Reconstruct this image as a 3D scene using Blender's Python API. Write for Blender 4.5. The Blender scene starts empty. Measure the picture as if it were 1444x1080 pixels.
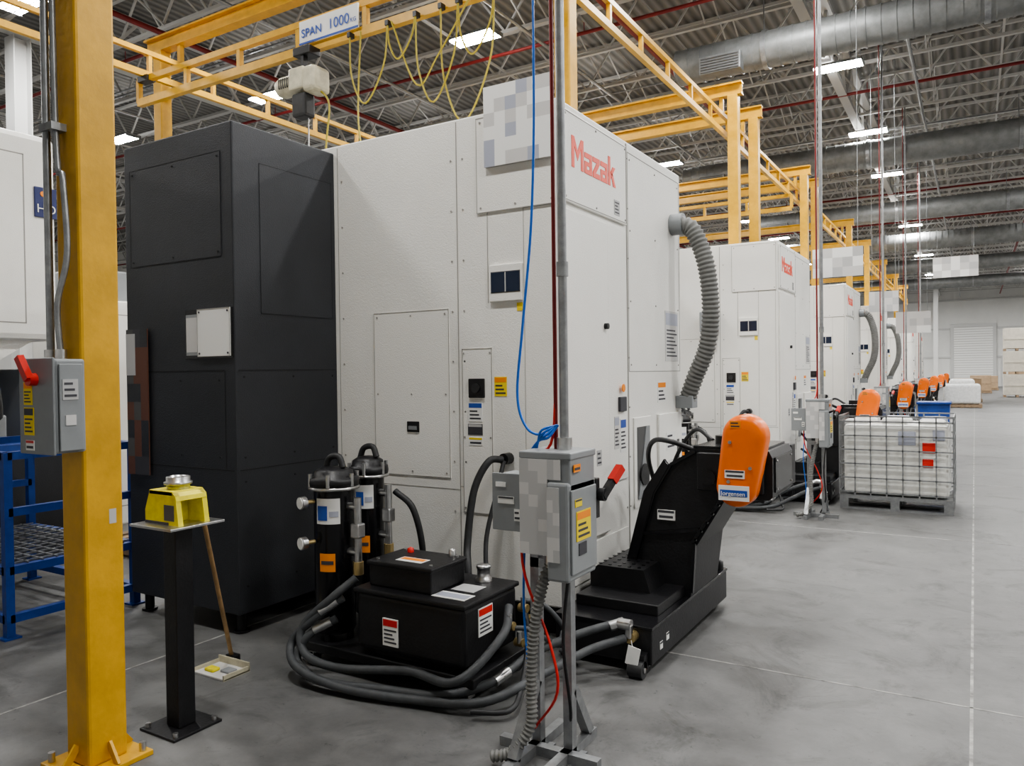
import bpy, bmesh, math, random
from mathutils import Vector, Matrix
random.seed(4)
R=math.radians
scene=bpy.context.scene
COL=scene.collection
try: scene.view_settings.look='AgX - Medium High Contrast'
except Exception: pass

# ------------------------------------------------------------------ materials
MATS={}
def mat(name,col,rough=.5,metal=0.0,var=0.0,vs=3.0,bump=0.0,bs=60.0,spec=.5,emit=None,es=0,col2=None):
    if name in MATS: return MATS[name]
    m=bpy.data.materials.new(name); m.use_nodes=True
    nt=m.node_tree; N=nt.nodes; L=nt.links
    p=N['Principled BSDF']
    p.inputs['Base Color'].default_value=(*col,1)
    p.inputs['Roughness'].default_value=rough
    p.inputs['Metallic'].default_value=metal
    p.inputs['Specular IOR Level'].default_value=spec
    tc=N.new('ShaderNodeTexCoord')
    if var>0 or col2:
        n=N.new('ShaderNodeTexNoise'); n.inputs['Scale'].default_value=vs; n.inputs['Detail'].default_value=6
        n.inputs['Roughness'].default_value=.65
        r=N.new('ShaderNodeValToRGB')
        c2=col2 if col2 else tuple(max(0,c*(1-var)) for c in col)
        r.color_ramp.elements[0].position=.35; r.color_ramp.elements[0].color=(*c2,1)
        r.color_ramp.elements[1].position=.65; r.color_ramp.elements[1].color=(*col,1)
        L.new(tc.outputs['Object'],n.inputs['Vector']); L.new(n.outputs['Fac'],r.inputs['Fac'])
        L.new(r.outputs['Color'],p.inputs['Base Color'])
    if bump>0:
        n2=N.new('ShaderNodeTexNoise'); n2.inputs['Scale'].default_value=bs; n2.inputs['Detail'].default_value=3
        b=N.new('ShaderNodeBump'); b.inputs['Strength'].default_value=bump; b.inputs['Distance'].default_value=.01
        L.new(tc.outputs['Object'],n2.inputs['Vector']); L.new(n2.outputs['Fac'],b.inputs['Height'])
        L.new(b.outputs['Normal'],p.inputs['Normal'])
    if emit:
        p.inputs['Emission Color'].default_value=(*emit,1); p.inputs['Emission Strength'].default_value=es
    MATS[name]=m; return m

WHITE=mat('machine_white',(.86,.85,.81),.45,var=.05,vs=2,bump=.25,bs=140)
WHITE2=mat('machine_white_panel',(.87,.86,.82),.42,var=.03,vs=2,bump=.25,bs=140)
SEAM=mat('seam_dark',(.10,.10,.10),.8)
SEAML=mat('seam_grey',(.34,.33,.31),.8)
CHAR=mat('charcoal_paint',(.034,.037,.044),.5,var=.2,vs=2,bump=.3,bs=160)
CHARL=mat('charcoal_panel',(.036,.039,.046),.5,var=.2,vs=2,bump=.3,bs=160)
SEAMC=mat('seam_charcoal',(.016,.016,.018),.7)
BLACK=mat('black_steel',(.014,.014,.016),.42,var=.4,vs=8,bump=.15,bs=60)
BLACKG=mat('black_gloss',(.012,.012,.014),.22,var=.3,vs=6)
RUB=mat('rubber_hose',(.035,.036,.038),.55,var=.3,vs=20)
RUBG=mat('grey_hose',(.075,.08,.085),.6,var=.3,vs=15)
FLEX=mat('grey_flex_duct',(.20,.20,.19),.65,var=.2,vs=10)
YEL=mat('crane_yellow',(.70,.39,.03),.4,var=.22,vs=5,bump=.1,bs=30)
YEL2=mat('fixture_yellow',(.85,.76,.03),.45,col2=(.68,.58,.03),vs=16)
ORANGE=mat('orange_paint',(.93,.18,.012),.32,var=.1,vs=4)
GREY=mat('electrical_grey',(.27,.285,.295),.42,var=.1,vs=6)
GALV=mat('galvanised',(.38,.39,.40),.38,metal=.7,var=.3,vs=14)
DUCT=mat('duct_galv',(.27,.28,.28),.5,metal=.4,var=.3,vs=4)
STEEL=mat('bright_steel',(.6,.6,.6),.28,metal=.95,var=.2,vs=20)
BRASS=mat('brass',(.55,.42,.2),.35,metal=.8)
PAPER=mat('paper_white',(.82,.82,.80),.6)
PG1=mat('paper_grey',(.48,.48,.48),.6); PG2=mat('paper_mid',(.60,.59,.58),.6); PG3=mat('paper_blue_grey',(.40,.42,.50),.6)
INK=mat('ink',(.06,.06,.07),.6)
LBLY=mat('label_yellow',(.85,.65,.03),.5); LBLO=mat('label_orange',(.9,.28,.02),.5); RED=mat('red_paint',(.62,.03,.02),.35)
PIPER=mat('red_pipe',(.24,.02,.02),.45,var=.2); LOGO=mat('logo_red',(.88,.06,.012),.4)
BLUEL=mat('label_blue',(.03,.09,.4),.5); BLUEF=mat('blue_paint',(.02,.07,.32),.4,var=.3,vs=8)
BLUEH=mat('blue_air_hose',(.02,.16,.62),.35); NAVY=mat('navy_sign',(.02,.03,.13),.4)
GLASSD=mat('dark_window',(.01,.02,.05),.1)
BROWN=mat('brown_card',(.14,.06,.04),.6); WOOD=mat('wood',(.42,.27,.13),.6,var=.4,vs=12)
WOODP=mat('pallet_wood',(.36,.26,.17),.75,var=.4,vs=10); CARD=mat('cardboard',(.42,.30,.19),.7,var=.2,vs=5)
JOIST=mat('joist_paint',(.48,.475,.46),.55); COLG=mat('building_column_paint',(.55,.55,.54),.5)
WALLM=mat('wall_panel',(.74,.74,.72),.6,var=.08,vs=.6)
PLAST=mat('tote_plastic',(.78,.78,.74),.35,var=.18,vs=5)
WRAP=mat('stretch_wrap',(.75,.76,.76),.25,var=.2,vs=12,bump=.6,bs=14)
YCABLE=mat('yellow_cable',(.45,.36,.05),.5); BEIGE=mat('hoist_beige',(.6,.56,.42),.4,var=.3,vs=9); CRATE=mat('crate_board',(.62,.58,.50),.6,var=.15,vs=5)
LED=mat('led_tube',(1,1,1),.5,emit=(1,.99,.965),es=315)
UPFILL=mat('added_ceiling_fill',(1,1,1),.5,emit=(1,.99,.965),es=12)  # weak glow added to brighten the ceiling, not a known fixture part

def floor_mat():
    m=bpy.data.materials.new('concrete_floor'); m.use_nodes=True
    nt=m.node_tree;N=nt.nodes;L=nt.links;p=N['Principled BSDF']
    tc=N.new('ShaderNodeTexCoord')
    def noise(s,d,r=.6,dist=0):
        n=N.new('ShaderNodeTexNoise');n.inputs['Scale'].default_value=s;n.inputs['Detail'].default_value=d;n.inputs['Roughness'].default_value=r;n.inputs['Distortion'].default_value=dist
        L.new(tc.outputs['Object'],n.inputs['Vector']);return n
    def ramp(src,p0,c0,p1,c1):
        r=N.new('ShaderNodeValToRGB');r.color_ramp.elements[0].position=p0;r.color_ramp.elements[0].color=(*c0,1)
        r.color_ramp.elements[1].position=p1;r.color_ramp.elements[1].color=(*c1,1);L.new(src.outputs['Fac'],r.inputs['Fac']);return r
    def mul(a,b_):
        mx=N.new('ShaderNodeMix');mx.data_type='RGBA';mx.blend_type='MULTIPLY';mx.inputs[0].default_value=1
        L.new(a,mx.inputs[6]);L.new(b_,mx.inputs[7]);return mx.outputs[2]
    a=noise(.45,8,.7);b=noise(5,8,.7);c=noise(40,4);d=noise(1.7,10,.75,1.5);e=noise(14,6,.8)
    r=ramp(a,.3,(.118,.118,.117),.7,(.172,.172,.170))
    r2=ramp(b,.32,(.70,.70,.70),.62,(1.06,1.06,1.06))
    r3=ramp(d,.32,(.5,.5,.49),.48,(1,1,1))
    r4=ramp(e,.31,(.45,.45,.45),.40,(1,1,1))
    o=mul(mul(mul(r.outputs[0],r2.outputs[0]),r3.outputs[0]),r4.outputs[0]);L.new(o,p.inputs['Base Color'])
    rr=N.new('ShaderNodeMapRange');rr.inputs['To Min'].default_value=.38;rr.inputs['To Max'].default_value=.66
    L.new(b.outputs['Fac'],rr.inputs['Value']);L.new(rr.outputs[0],p.inputs['Roughness'])
    bp=N.new('ShaderNodeBump');bp.inputs['Strength'].default_value=.08;bp.inputs['Distance'].default_value=.01
    L.new(c.outputs['Fac'],bp.inputs['Height']);L.new(bp.outputs[0],p.inputs['Normal'])
    return m
FLOORM=floor_mat()
JOINT=mat('joint_filler',(.46,.45,.43),.7,col2=(.13,.13,.125),vs=7)
def deck_mat():
    m=bpy.data.materials.new('roof_deck');m.use_nodes=True
    nt=m.node_tree;N=nt.nodes;L=nt.links;p=N['Principled BSDF']
    tc=N.new('ShaderNodeTexCoord');w=N.new('ShaderNodeTexWave');w.inputs['Scale'].default_value=1.6;w.bands_direction='X'
    L.new(tc.outputs['Object'],w.inputs['Vector'])
    r=N.new('ShaderNodeValToRGB');r.color_ramp.elements[0].color=(.13,.125,.115,1);r.color_ramp.elements[1].color=(.25,.24,.225,1)
    L.new(w.outputs['Fac'],r.inputs['Fac']);L.new(r.outputs[0],p.inputs['Base Color']);p.inputs['Roughness'].default_value=.7
    bp=N.new('ShaderNodeBump');bp.inputs['Distance'].default_value=.05;L.new(w.outputs['Fac'],bp.inputs['Height']);L.new(bp.outputs[0],p.inputs['Normal'])
    return m
DECK=deck_mat()

# ------------------------------------------------------------------ mesh builder
class B:
    def __init__(s): s.v=[];s.f=[];s.mi=[];s.sm=[];s.mats=[]
    def m(s,mt):
        if mt not in s.mats: s.mats.append(mt)
        return s.mats.index(mt)
    def add(s,vs,fs,mt,smooth=False):
        o=len(s.v);s.v+= [tuple(v) for v in vs];i=s.m(mt)
        for f in fs: s.f.append([o+k for k in f]);s.mi.append(i);s.sm.append(smooth)
    def box(s,x0,y0,z0,x1,y1,z1,mt,b=0,M=None,seg=2):
        x0,x1=min(x0,x1),max(x0,x1);y0,y1=min(y0,y1),max(y0,y1);z0,z1=min(z0,z1),max(z0,z1)
        if b<=0:
            vs=[Vector(c) for c in [(x0,y0,z0),(x1,y0,z0),(x1,y1,z0),(x0,y1,z0),(x0,y0,z1),(x1,y0,z1),(x1,y1,z1),(x0,y1,z1)]]
            fs=[(0,3,2,1),(4,5,6,7),(0,1,5,4),(1,2,6,5),(2,3,7,6),(3,0,4,7)]
        else:
            bm=bmesh.new();bmesh.ops.create_cube(bm,size=1)
            for v in bm.verts: v.co=Vector(((x0+x1)/2+v.co.x*(x1-x0),(y0+y1)/2+v.co.y*(y1-y0),(z0+z1)/2+v.co.z*(z1-z0)))
            bmesh.ops.bevel(bm,geom=bm.edges[:],offset=b,segments=seg,affect='EDGES',profile=.5)
            bm.verts.index_update();vs=[v.co.copy() for v in bm.verts];fs=[[v.index for v in f.verts] for f in bm.faces];bm.free()
        if M: vs=[M@v for v in vs]
        s.add(vs,fs,mt)
    def bar(s,p0,p1,w,h,mt,up=(0,0,1)):
        p0=Vector(p0);p1=Vector(p1);d=(p1-p0);L=d.length
        if L<1e-6:return
        d/=L;u=Vector(up)
        if abs(d.dot(u))>.98:u=Vector((0,1,0)) if abs(d.y)<.9 else Vector((1,0,0))
        a=d.cross(u).normalized();c=a.cross(d)
        vs=[]
        for p in(p0,p1):
            for i,j in((-1,-1),(1,-1),(1,1),(-1,1)): vs.append(p+a*i*w/2+c*j*h/2)
        s.add(vs,[(0,1,2,3),(7,6,5,4),(0,4,5,1),(1,5,6,2),(2,6,7,3),(3,7,4,0)],mt)
    def cyl(s,p0,p1,r,mt,n=20,r2=None,smooth=True):
        p0=Vector(p0);p1=Vector(p1);d=(p1-p0).normalized();u=Vector((0,0,1)) if abs(d.z)<.9 else Vector((1,0,0))
        a=d.cross(u).normalized();c=d.cross(a);r2=r if r2 is None else r2
        vs=[p0+(a*math.cos(2*math.pi*i/n)+c*math.sin(2*math.pi*i/n))*r for i in range(n)]+[p1+(a*math.cos(2*math.pi*i/n)+c*math.sin(2*math.pi*i/n))*r2 for i in range(n)]
        s.add(vs,[(i,(i+1)%n,n+(i+1)%n,n+i) for i in range(n)],mt,smooth)
        s.add(vs[:n],[tuple(range(n-1,-1,-1))],mt);s.add(vs[n:],[tuple(range(n))],mt)
    def lathe(s,c,prof,mt,n=24):
        cx,cy,cz=c;vs=[];fs=[]
        for r,z in prof:
            for i in range(n): vs.append((cx+r*math.cos(2*math.pi*i/n),cy+r*math.sin(2*math.pi*i/n),cz+z))
        for k in range(len(prof)-1):
            for i in range(n): fs.append((k*n+i,k*n+(i+1)%n,(k+1)*n+(i+1)%n,(k+1)*n+i))
        s.add(vs,fs,mt,True)
        k=(len(prof)-1)*n
        s.add([vs[k+i] for i in range(n)],[tuple(range(n))],mt)
    def tube(s,pts,r,mt,n=8,sub=8,rib=0,pitch=.03):
        P=[Vector(p) for p in pts];Q=[]
        if sub>1 and len(P)>2:
            E=[P[0]*2-P[1]]+P+[P[-1]*2-P[-2]]
            for i in range(1,len(E)-2):
                for k in range(sub):
                    t=k/sub;a,b_,c,d=E[i-1],E[i],E[i+1],E[i+2]
                    Q.append(.5*((2*b_)+(-a+c)*t+(2*a-5*b_+4*c-d)*t*t+(-a+3*b_-3*c+d)*t**3))
            Q.append(P[-1])
        else:Q=P
        if rib:
            S=[0]
            for i in range(1,len(Q)):S.append(S[-1]+(Q[i]-Q[i-1]).length)
            m=max(4,int(S[-1]/(pitch/4)));W=[];j=0
            for k in range(m+1):
                t=S[-1]*k/m
                while j<len(S)-2 and S[j+1]<t:j+=1
                f=(t-S[j])/max(1e-9,S[j+1]-S[j]);W.append(Q[j].lerp(Q[j+1],f))
            Q=W
        vs=[];fs=[];a=None
        for k,p in enumerate(Q):
            d=(Q[min(k+1,len(Q)-1)]-Q[max(k-1,0)]).normalized()
            if a is None:
                u=Vector((0,0,1)) if abs(d.z)<.9 else Vector((1,0,0));a=d.cross(u).normalized()
            a=(a-d*a.dot(d)).normalized();c=d.cross(a)
            rr=r+(rib*(1 if k%4 in(0,1) else -1) if rib else 0)
            for i in range(n):
                t=2*math.pi*i/n;vs.append(p+(a*math.cos(t)+c*math.sin(t))*rr)
        for k in range(len(Q)-1):
            for i in range(n): fs.append((k*n+i,k*n+(i+1)%n,(k+1)*n+(i+1)%n,(k+1)*n+i))
        s.add(vs,fs,mt,True)
        s.add(vs[:n],[tuple(range(n-1,-1,-1))],mt);s.add(vs[-n:],[tuple(range(n))],mt)
    def prism(s,poly,y0,y1,mt,axis='y'):
        def V(a,b_,t): return (a,t,b_) if axis=='y' else ((t,a,b_) if axis=='x' else (a,b_,t))
        n=len(poly);vs=[V(a,b_,y0) for a,b_ in poly]+[V(a,b_,y1) for a,b_ in poly]
        s.add(vs,[(i,(i+1)%n,n+(i+1)%n,n+i) for i in range(n)]+[tuple(range(n-1,-1,-1)),tuple(range(n,2*n))],mt)
    def pn(s,face,pl,a0,z0,a1,z1,t,mt,b=0):
        if face=='n': s.box(a0,pl-t,z0,a1,pl,z1,mt,b)
        else: s.box(pl,a0,z0,pl+t,a1,z1,mt,b)
    def outline(s,face,pl,a0,z0,a1,z1,mt,w=.006,t=.002):
        s.pn(face,pl,a0,z0,a1,z0+w,t,mt);s.pn(face,pl,a0,z1-w,a1,z1,t,mt)
        s.pn(face,pl,a0,z0,a0+w,z1,t,mt);s.pn(face,pl,a1-w,z0,a1,z1,t,mt)
    def label(s,face,pl,a0,z0,a1,z1,base,head=None,lines=4,t=.003):
        s.pn(face,pl,a0,z0,a1,z1,t,base);w=a1-a0;h=z1-z0
        sg=-1 if face=='n' else 1
        p2=pl+sg*t
        top=z1
        if head: s.pn(face,p2,a0+.04*w,z1-.28*h,a1-.04*w,z1-.04*h,.001,head);top=z1-.3*h
        for i in range(lines):
            zz=z0+.08*h+(top-z0-.12*h)*(i+.2)/lines
            s.pn(face,p2,a0+.1*w,zz,a1-(.1+.25*((i*7)%3)/2)*w,zz+(top-z0)*.35/lines,.001,INK)
    def screws(s,face,pl,pts,r=.007,mt=None):
        for a,z in pts:
            if face=='n': s.cyl((a,pl-.004,z),(a,pl,z),r,mt or SEAML,6,smooth=False)
            else: s.cyl((pl+.004,a,z),(pl,a,z),r,mt or SEAML,6,smooth=False)
    def obj(s,name,loc=(0,0,0),rot=(0,0,0),parent=None,recalc=True):
        me=bpy.data.meshes.new(name);me.from_pydata(s.v,[],s.f);
        for mt in s.mats: me.materials.append(mt)
        me.polygons.foreach_set('material_index',s.mi);me.polygons.foreach_set('use_smooth',s.sm)
        me.update()
        if recalc:
            bm=bmesh.new();bm.from_mesh(me);bmesh.ops.recalc_face_normals(bm,faces=bm.faces);bm.to_mesh(me);bm.free()
        o=bpy.data.objects.new(name,me);o.location=loc;o.rotation_euler=rot;COL.objects.link(o)
        if parent:o.parent=parent
        return o
def inst(o,loc,name=None):
    c=bpy.data.objects.new(name or o.name.split('.')[0],o.data);c.location=loc;COL.objects.link(c)
    for ch in o.children:
        k=bpy.data.objects.new(ch.name.split('.')[0],ch.data);k.location=ch.location;k.rotation_euler=ch.rotation_euler;k.scale=ch.scale
        COL.objects.link(k);k.parent=c
    return c
def text(t,loc,face,size,mt,name,parent=None,ext=.002,bold=0,sx=1):
    cu=bpy.data.curves.new(name,'FONT');cu.body=t;cu.size=size;cu.extrude=ext;cu.offset=bold;cu.materials.append(mt)
    o=bpy.data.objects.new(name,cu);o.location=loc;o.rotation_euler=(R(90),0,0) if face=='n' else (R(90),0,R(90));o.scale=(sx,1,1)
    COL.objects.link(o)
    if parent:o.parent=parent
    return o
def mosaic(b,face,pl,a0,z0,a1,z1,mts,nx=5,nz=6,t=.006):
    for i in range(nx):
        for j in range(nz):
            b.pn(face,pl,a0+(a1-a0)*i/nx,z0+(z1-z0)*j/nz,a0+(a1-a0)*(i+1)/nx,z0+(z1-z0)*(j+1)/nz,t,random.choice(mts))
PITCH=5.87

# ------------------------------------------------------------------ room
XL,XR,YB,YF,H=-42,14,-8,75,8.9
b=B();b.box(XL,YB,-.2,XR,YF,0,FLOORM);fl=b.obj('floor')
b=B()
for x in [-20,-16,-12,-8,-4,-.02,4,8]: b.box(x-.007,YB,0,x+.007,YF,.0012,JOINT)
y=4.17-12
while y<YF: b.box(XL,y-.006,0,XR,y+.006,.0012,JOINT);y+=4.0
jo=b.obj('trim_1');jo.parent=fl
b=B();b.box(XL,YB,H,XR,YF,H+.2,DECK);b.obj('ceiling')
def wall(x0,y0,x1,y1):
    b=B();b.box(x0,y0,0,x1,y1,H,WALLM)
    return b
b=wall(XL,YF,XR,YF+.2)
for i in range(70):
    x=XL+.4+i*.8; b.box(x,YF-.03,0,x+.06,YF,H,WALLM)
for z in(2.4,4.8,7.2): b.box(XL,YF-.08,z,XR,YF,z+.15,COLG)
b.obj('wall_far')
wall(XL-.2,YB,XL,YF).obj('wall_left');wall(XR,YB,XR+.2,YF).obj('wall_right');wall(XL,YB-.2,XR,YB).obj('wall_back')
b=B()
b.box(-1.75,YF-.14,0,-1.5,YF-.09,5.0,COLG);b.box(1.3,YF-.14,0,1.55,YF-.09,5,COLG);b.box(-1.75,YF-.14,5,1.55,YF-.09,5.25,COLG)
for i in range(25): b.box(-1.5,YF-.12,i*.2,1.3,YF-.1,i*.2+.17,PAPER,0)
b.box(-1.5,YF-.1,0,1.3,YF-.09,5,SEAML)
b.obj('door_1')
b=B()
b.box(1.9,YF-.14,0,3.1,YF-.09,2.4,COLG);b.box(1.97,YF-.16,.02,3.03,YF-.14,2.3,PAPER);b.box(2.9,YF-.2,1.0,2.98,YF-.16,1.05,STEEL)
b.obj('door_2')

XP0,XP1,YP0,YP1=XL+.1,XR-.1,YB+.1,YF-.3
b=B();zt,zb=H-.08,H-.95
for z in(zt,zb): b.box(XP0,-.04,z-.03,XP1,.04,z+.03,JOIST)
x=XP0;k=0
while x<XP1-.01:
    x2=min(x+.65,XP1);b.bar((x,0,zb if k%2 else zt),(x2,0,zt if k%2 else zb),.035,.035,JOIST,up=(0,1,0));x=x2;k+=1
root=bpy.data.objects.new('roof_joists',None);COL.objects.link(root)
j0=b.obj('joist',parent=root);j0.location=(0,YB+1,0)
yy=YB+1+1.75
while yy<YF-.5:
    c=bpy.data.objects.new('joist',j0.data);c.location=(0,yy,0);c.parent=root;COL.objects.link(c);yy+=1.75
b=B()
for x in(-26.5,-14.5,-2.5,9.5):
    for z in(H-.12,H-1.15): b.box(x-.09,YP0,z-.05,x+.09,YP1,z+.05,JOIST)
    y=YP0;k=0
    while y<YP1-.1:
        y2=min(y+.87,YP1);b.bar((x,y,H-1.15 if k%2 else H-.12),(x,y2,H-.12 if k%2 else H-1.15),.06,.06,JOIST);y=y2;k+=1
for x in(-23,-20,-17.5,-11,-8.5,-5.8,0.5,3.5): b.box(x-.02,YP0,zb+.03,x+.02,YP1,zb+.07,JOIST)
for x in(-12.5,-7,-4.2,-.8,2.2):
    y=YB+1
    while y<40: b.bar((x,y,zb),(x,y+1.75,zt),.025,.025,JOIST);b.bar((x,y,zt),(x,y+1.75,zb),.025,.025,JOIST);y+=1.75
b.obj('roof_girders')
for x,y in((-14.5,7.2),(-14.5,17.0),(-14.5,29),(-14.5,41),(-26.5,17),(-26.5,29),(-2.5,66)):
    b=B()
    b.box(x-.15,y-.15,0,x+.15,y-.13,H-1.25,COLG);b.box(x-.15,y+.13,0,x+.15,y+.15,H-1.25,COLG);b.box(x-.012,y-.13,0,x+.012,y+.13,H-1.25,COLG)
    b.box(x-.25,y-.25,0,x+.25,y+.25,.03,COLG)
    b.obj('building_column')
def duct(y,z,r,x0,x1):
    b=B();b.cyl((x0,y,z),(x1,y,z),r,DUCT,28)
    x=x0
    while x<x1-.1: b.cyl((x,y,z),(x+.03,y,z),r+.012,DUCT,28);x+=.22
    x=x0+1.5
    while x<x1:
        b.bar((x,y,z+r),(x,y,zb-.05),.02,.02,GALV)
        b.cyl((x,y,z),(x+.08,y,z),r+.025,GALV,28)
        x+=3.2
    b.box(x0+.5,y-r-.12,z-.35,x0+1.2,y-r*.6,z-.05,DUCT,.01)
    for i in range(6): b.box(x0+.53,y-r-.135,z-.33+i*.045,x0+1.17,y-r-.12,z-.31+i*.045,SEAM)
    b.cyl((x0-.05,y,z),(x0,y,z),r*.6,DUCT,20,r2=r)
    b.obj('spiral_duct')
XD=XR-.3
duct(13.5,7.05,.30,-4.55,XD);duct(21.3,7.0,.34,-7,XD);duct(29.5,7.0,.33,-7,XD);duct(37,7.0,.36,-8,XD);duct(46,7.0,.36,-8,XD);duct(56,7.0,.36,-8,XD)
PY=(3.2,8.9,12.6,18.6,24.5,30,36,44,52)
b=B()
for y in PY: b.cyl((XP0,y,7.72),(XP1,y,7.72),.035,PIPER,8)
for x in(-12.2,-5.2,1.8): b.cyl((x,YP0,7.66),(x,YP1,7.66),.05,PIPER,8)
for y in PY:
    for x in range(-38,12,4): b.cyl((x,y,7.72),(x,y,zb-.04),.008,PIPER,5)
b.obj('sprinkler_pipes')
b=B()
for y in(10,10.15,16,22.4,27,33): b.cyl((XP0,y,7.85),(XP1,y,7.85),.02,GALV,6)
for x in(-1.0,-6.6,-10.1): b.cyl((x,YP0,7.5),(x,YP1,7.5),.03,GALV,6)
b.obj('ceiling_conduits')

b=B()
b.box(-.46,-.2,.03,.46,.2,.08,GALV)
b.box(-.46,-.2,.0,-.44,.2,.03,GALV);b.box(.44,-.2,0,.46,.2,.03,GALV)
b.box(-.44,-.075,.012,.44,-.06,.03,GALV);b.box(-.44,.06,.012,.44,.075,.03,GALV)
for sx in(-.4,.4): b.cyl((sx,0,.08),(sx,0,zb-7.64),.004,GALV,4)
for yy in(-.13,0,.13):
    b.add([(-.43,yy-.045,.015),(-.43,yy+.045,.015),(.43,yy+.045,.015),(.43,yy-.045,.015)],[(0,1,2,3)],LED)
b.add([(-.4,-.15,.085),(.4,-.15,.085),(.4,.15,.085),(-.4,.15,.085)],[(0,1,2,3)],UPFILL)  # added upward-glowing quad, fill light for the roof
first=None
for i in range(-5,3):
    for j in range(-2,12):
        p=(-2.3+5.35*i,11.55+5*j,7.6)
        if first is None: first=b.obj('high_bay_light',p,recalc=False)
        else: inst(first,p)

# ------------------------------------------------------------------ machining centre
YN=4.01;XA=-2.09;ZT=3.22
def logo(b,X,y0,z0,t):
    s=.036
    def r(a0,c0,a1,c1): b.box(X,y0+a0,z0+c0,X+t,y0+a1,z0+c1,LOGO)
    def q(*p): b.prism([(y0+a,z0+c) for a,c in p],X,X+t,LOGO,'x')
    r(0,0,s,.19);r(.128,0,.128+s,.19);q((s,.19),(s,.135),(.082,.05),(.082,.11));q((.128,.19),(.128,.135),(.082,.05),(.082,.11))
    def a(o):
        r(o,.098,o+.108,.130);r(o+.074,0,o+.108,.098);r(o+.0,.05,o+.074,.076);r(o,0,o+.074,.028);r(o,.028,o+.032,.05)
    a(.178)
    o=.298;r(o,.098,o+.105,.130);r(o,0,o+.105,.032);q((o+.058,.098),(o+.105,.098),(o+.047,.032),(o,.032))
    a(.416)
    o=.538;r(o,0,o+.034,.19);q((o+.034,.080),(o+.070,.130),(o+.115,.130),(o+.034,.040));q((o+.042,.085),(o+.072,.085),(o+.12,0),(o+.078,0))
def build_machine():
    b=B()
    b.box(-5.3,YN,.2,XA,6.18,ZT,WHITE,.012)
    b.box(-5.2,YN+.12,0.0,XA-.12,6.1,.2,BLACK)
    b.box(-2.12,5.03,.2,XA+.004,5.045,ZT-.02,SEAML)
    f=('n',YN)
    b.pn(*f,-3.52,.93,-2.89,2.02,.004,WHITE2);b.outline('n',YN-.004,-3.52,.93,-2.89,2.02,SEAML,.004)
    b.screws('n',YN-.004,[(x,z) for x in(-3.49,-3.2,-2.92) for z in(.96,1.47,1.99)])
    b.pn(*f,-2.82,.3,-2.813,3.2,.002,SEAML)
    b.pn(*f,-3.84,.3,-3.835,3.2,.002,SEAML)
    b.screws(*f,[(x,.4+.32*i) for x in(-2.86,-2.77,-3.80) for i in range(9)])
    b.pn(*f,-2.82,.88,-2.1,.884,.002,SEAML); b.pn(*f,-3.84,.86,-2.82,.864,.002,SEAML)
    b.pn(*f,-2.79,.72,-2.565,1.76,.004,WHITE2);b.outline('n',YN-.004,-2.79,.72,-2.565,1.76,SEAML,.005)
    b.screws('n',YN-.004,[(x,z) for x in(-2.775,-2.58) for z in(.75,1.2,1.73)])
    b.pn(*f,-2.735,1.45,-2.62,1.57,.02,BLACK,.004);b.cyl((-2.677,YN-.03,1.51),(-2.677,YN-.02,1.51),.03,RUB,14)
    b.label('n',YN-.004,-2.745,1.30,-2.64,1.42,PAPER,BLUEL,3)
    b.label('n',YN-.004,-2.75,1.215,-2.64,1.285,INK,PG1,2);b.label('n',YN-.004,-2.745,1.15,-2.64,1.20,PAPER,LBLY,1)
    b.label(*f,-2.55,1.46,-2.46,1.58,LBLY,LBLO,3)
    b.pn(*f,-2.57,2.04,-2.335,2.27,.02,WHITE2,.006);b.pn('n',YN-.02,-2.55,2.10,-2.455,2.22,.004,GLASSD);b.pn('n',YN-.02,-2.445,2.10,-2.35,2.22,.004,GLASSD)
    b.outline('n',YN-.02,-2.555,2.095,-2.345,2.225,SEAM,.005)
    b.pn(*f,-2.38,1.98,-2.34,2.03,.003,LBLY)
    b.pn(*f,-2.66,2.6,XA-.02,3.19,.008,WHITE2);b.outline('n',YN-.008,-2.66,2.6,XA-.02,3.19,SEAML,.004)
    b.screws('n',YN-.008,[(x,z) for x in(-2.63,-2.38,-2.13) for z in(2.63,3.16)])
    b.pn(*f,-2.59,2.04,-2.585,2.6,.002,SEAML)
    b.outline(*f,-2.33,.9,-2.12,2.6,SEAML,.003)
    b.pn(*f,-3.24,1.22,-3.14,1.29,.012,BLACK,.004);b.pn('n',YN-.012,-3.225,1.235,-3.155,1.26,.003,GREY)
    b.cyl((-2.45,YN-.07,1.08),(-2.45,YN,1.08),.035,BLACK,12)
    g=('a',XA)
    b.pn(*g,4.04,2.62,5.0,3.17,.02,WHITE2,.006)
    b.outline('a',XA+.02,4.05,2.63,4.99,3.16,SEAML,.004)
    b.screws('a',XA+.02,[(y,z) for y in(4.07,4.5,4.97) for z in(2.65,3.14)])
    logo(b,XA+.019,4.15,2.84,.004)
    b.label('a',XA+.02,4.78,2.66,4.87,2.76,PG1,None,4)
    b.pn(*g,4.045,.55,4.66,2.58,.025,WHITE2,.008);b.pn(*g,4.66,.55,4.675,2.58,.003,SEAM)
    b.pn(*g,4.68,.86,5.0,2.58,.012,WHITE2,.004)
    b.screws(*g,[(y,.3+.35*i) for y in(5.06,5.0) for i in range(9)])
    b.cyl((XA+.025,4.6,1.9),(XA+.05,4.6,1.9),.02,BLACK,10)
    b.pn('a',XA+.012,4.83,1.33,4.94,1.43,.02,INK,.004);b.cyl((XA+.03,4.88,1.49),(XA+.035,4.88,1.49),.028,LBLO,12)
    b.label('a',XA+.012,4.76,1.08,4.84,1.30,PG2,PG3,5);b.label('a',XA+.012,4.86,1.05,4.96,1.28,PAPER,BLUEL,5)
    b.label('a',XA+.025,4.45,1.0,4.52,1.1,PG1,None,3)
    b.outline(*g,5.06,1.6,6.15,3.15,SEAML,.005)
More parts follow.
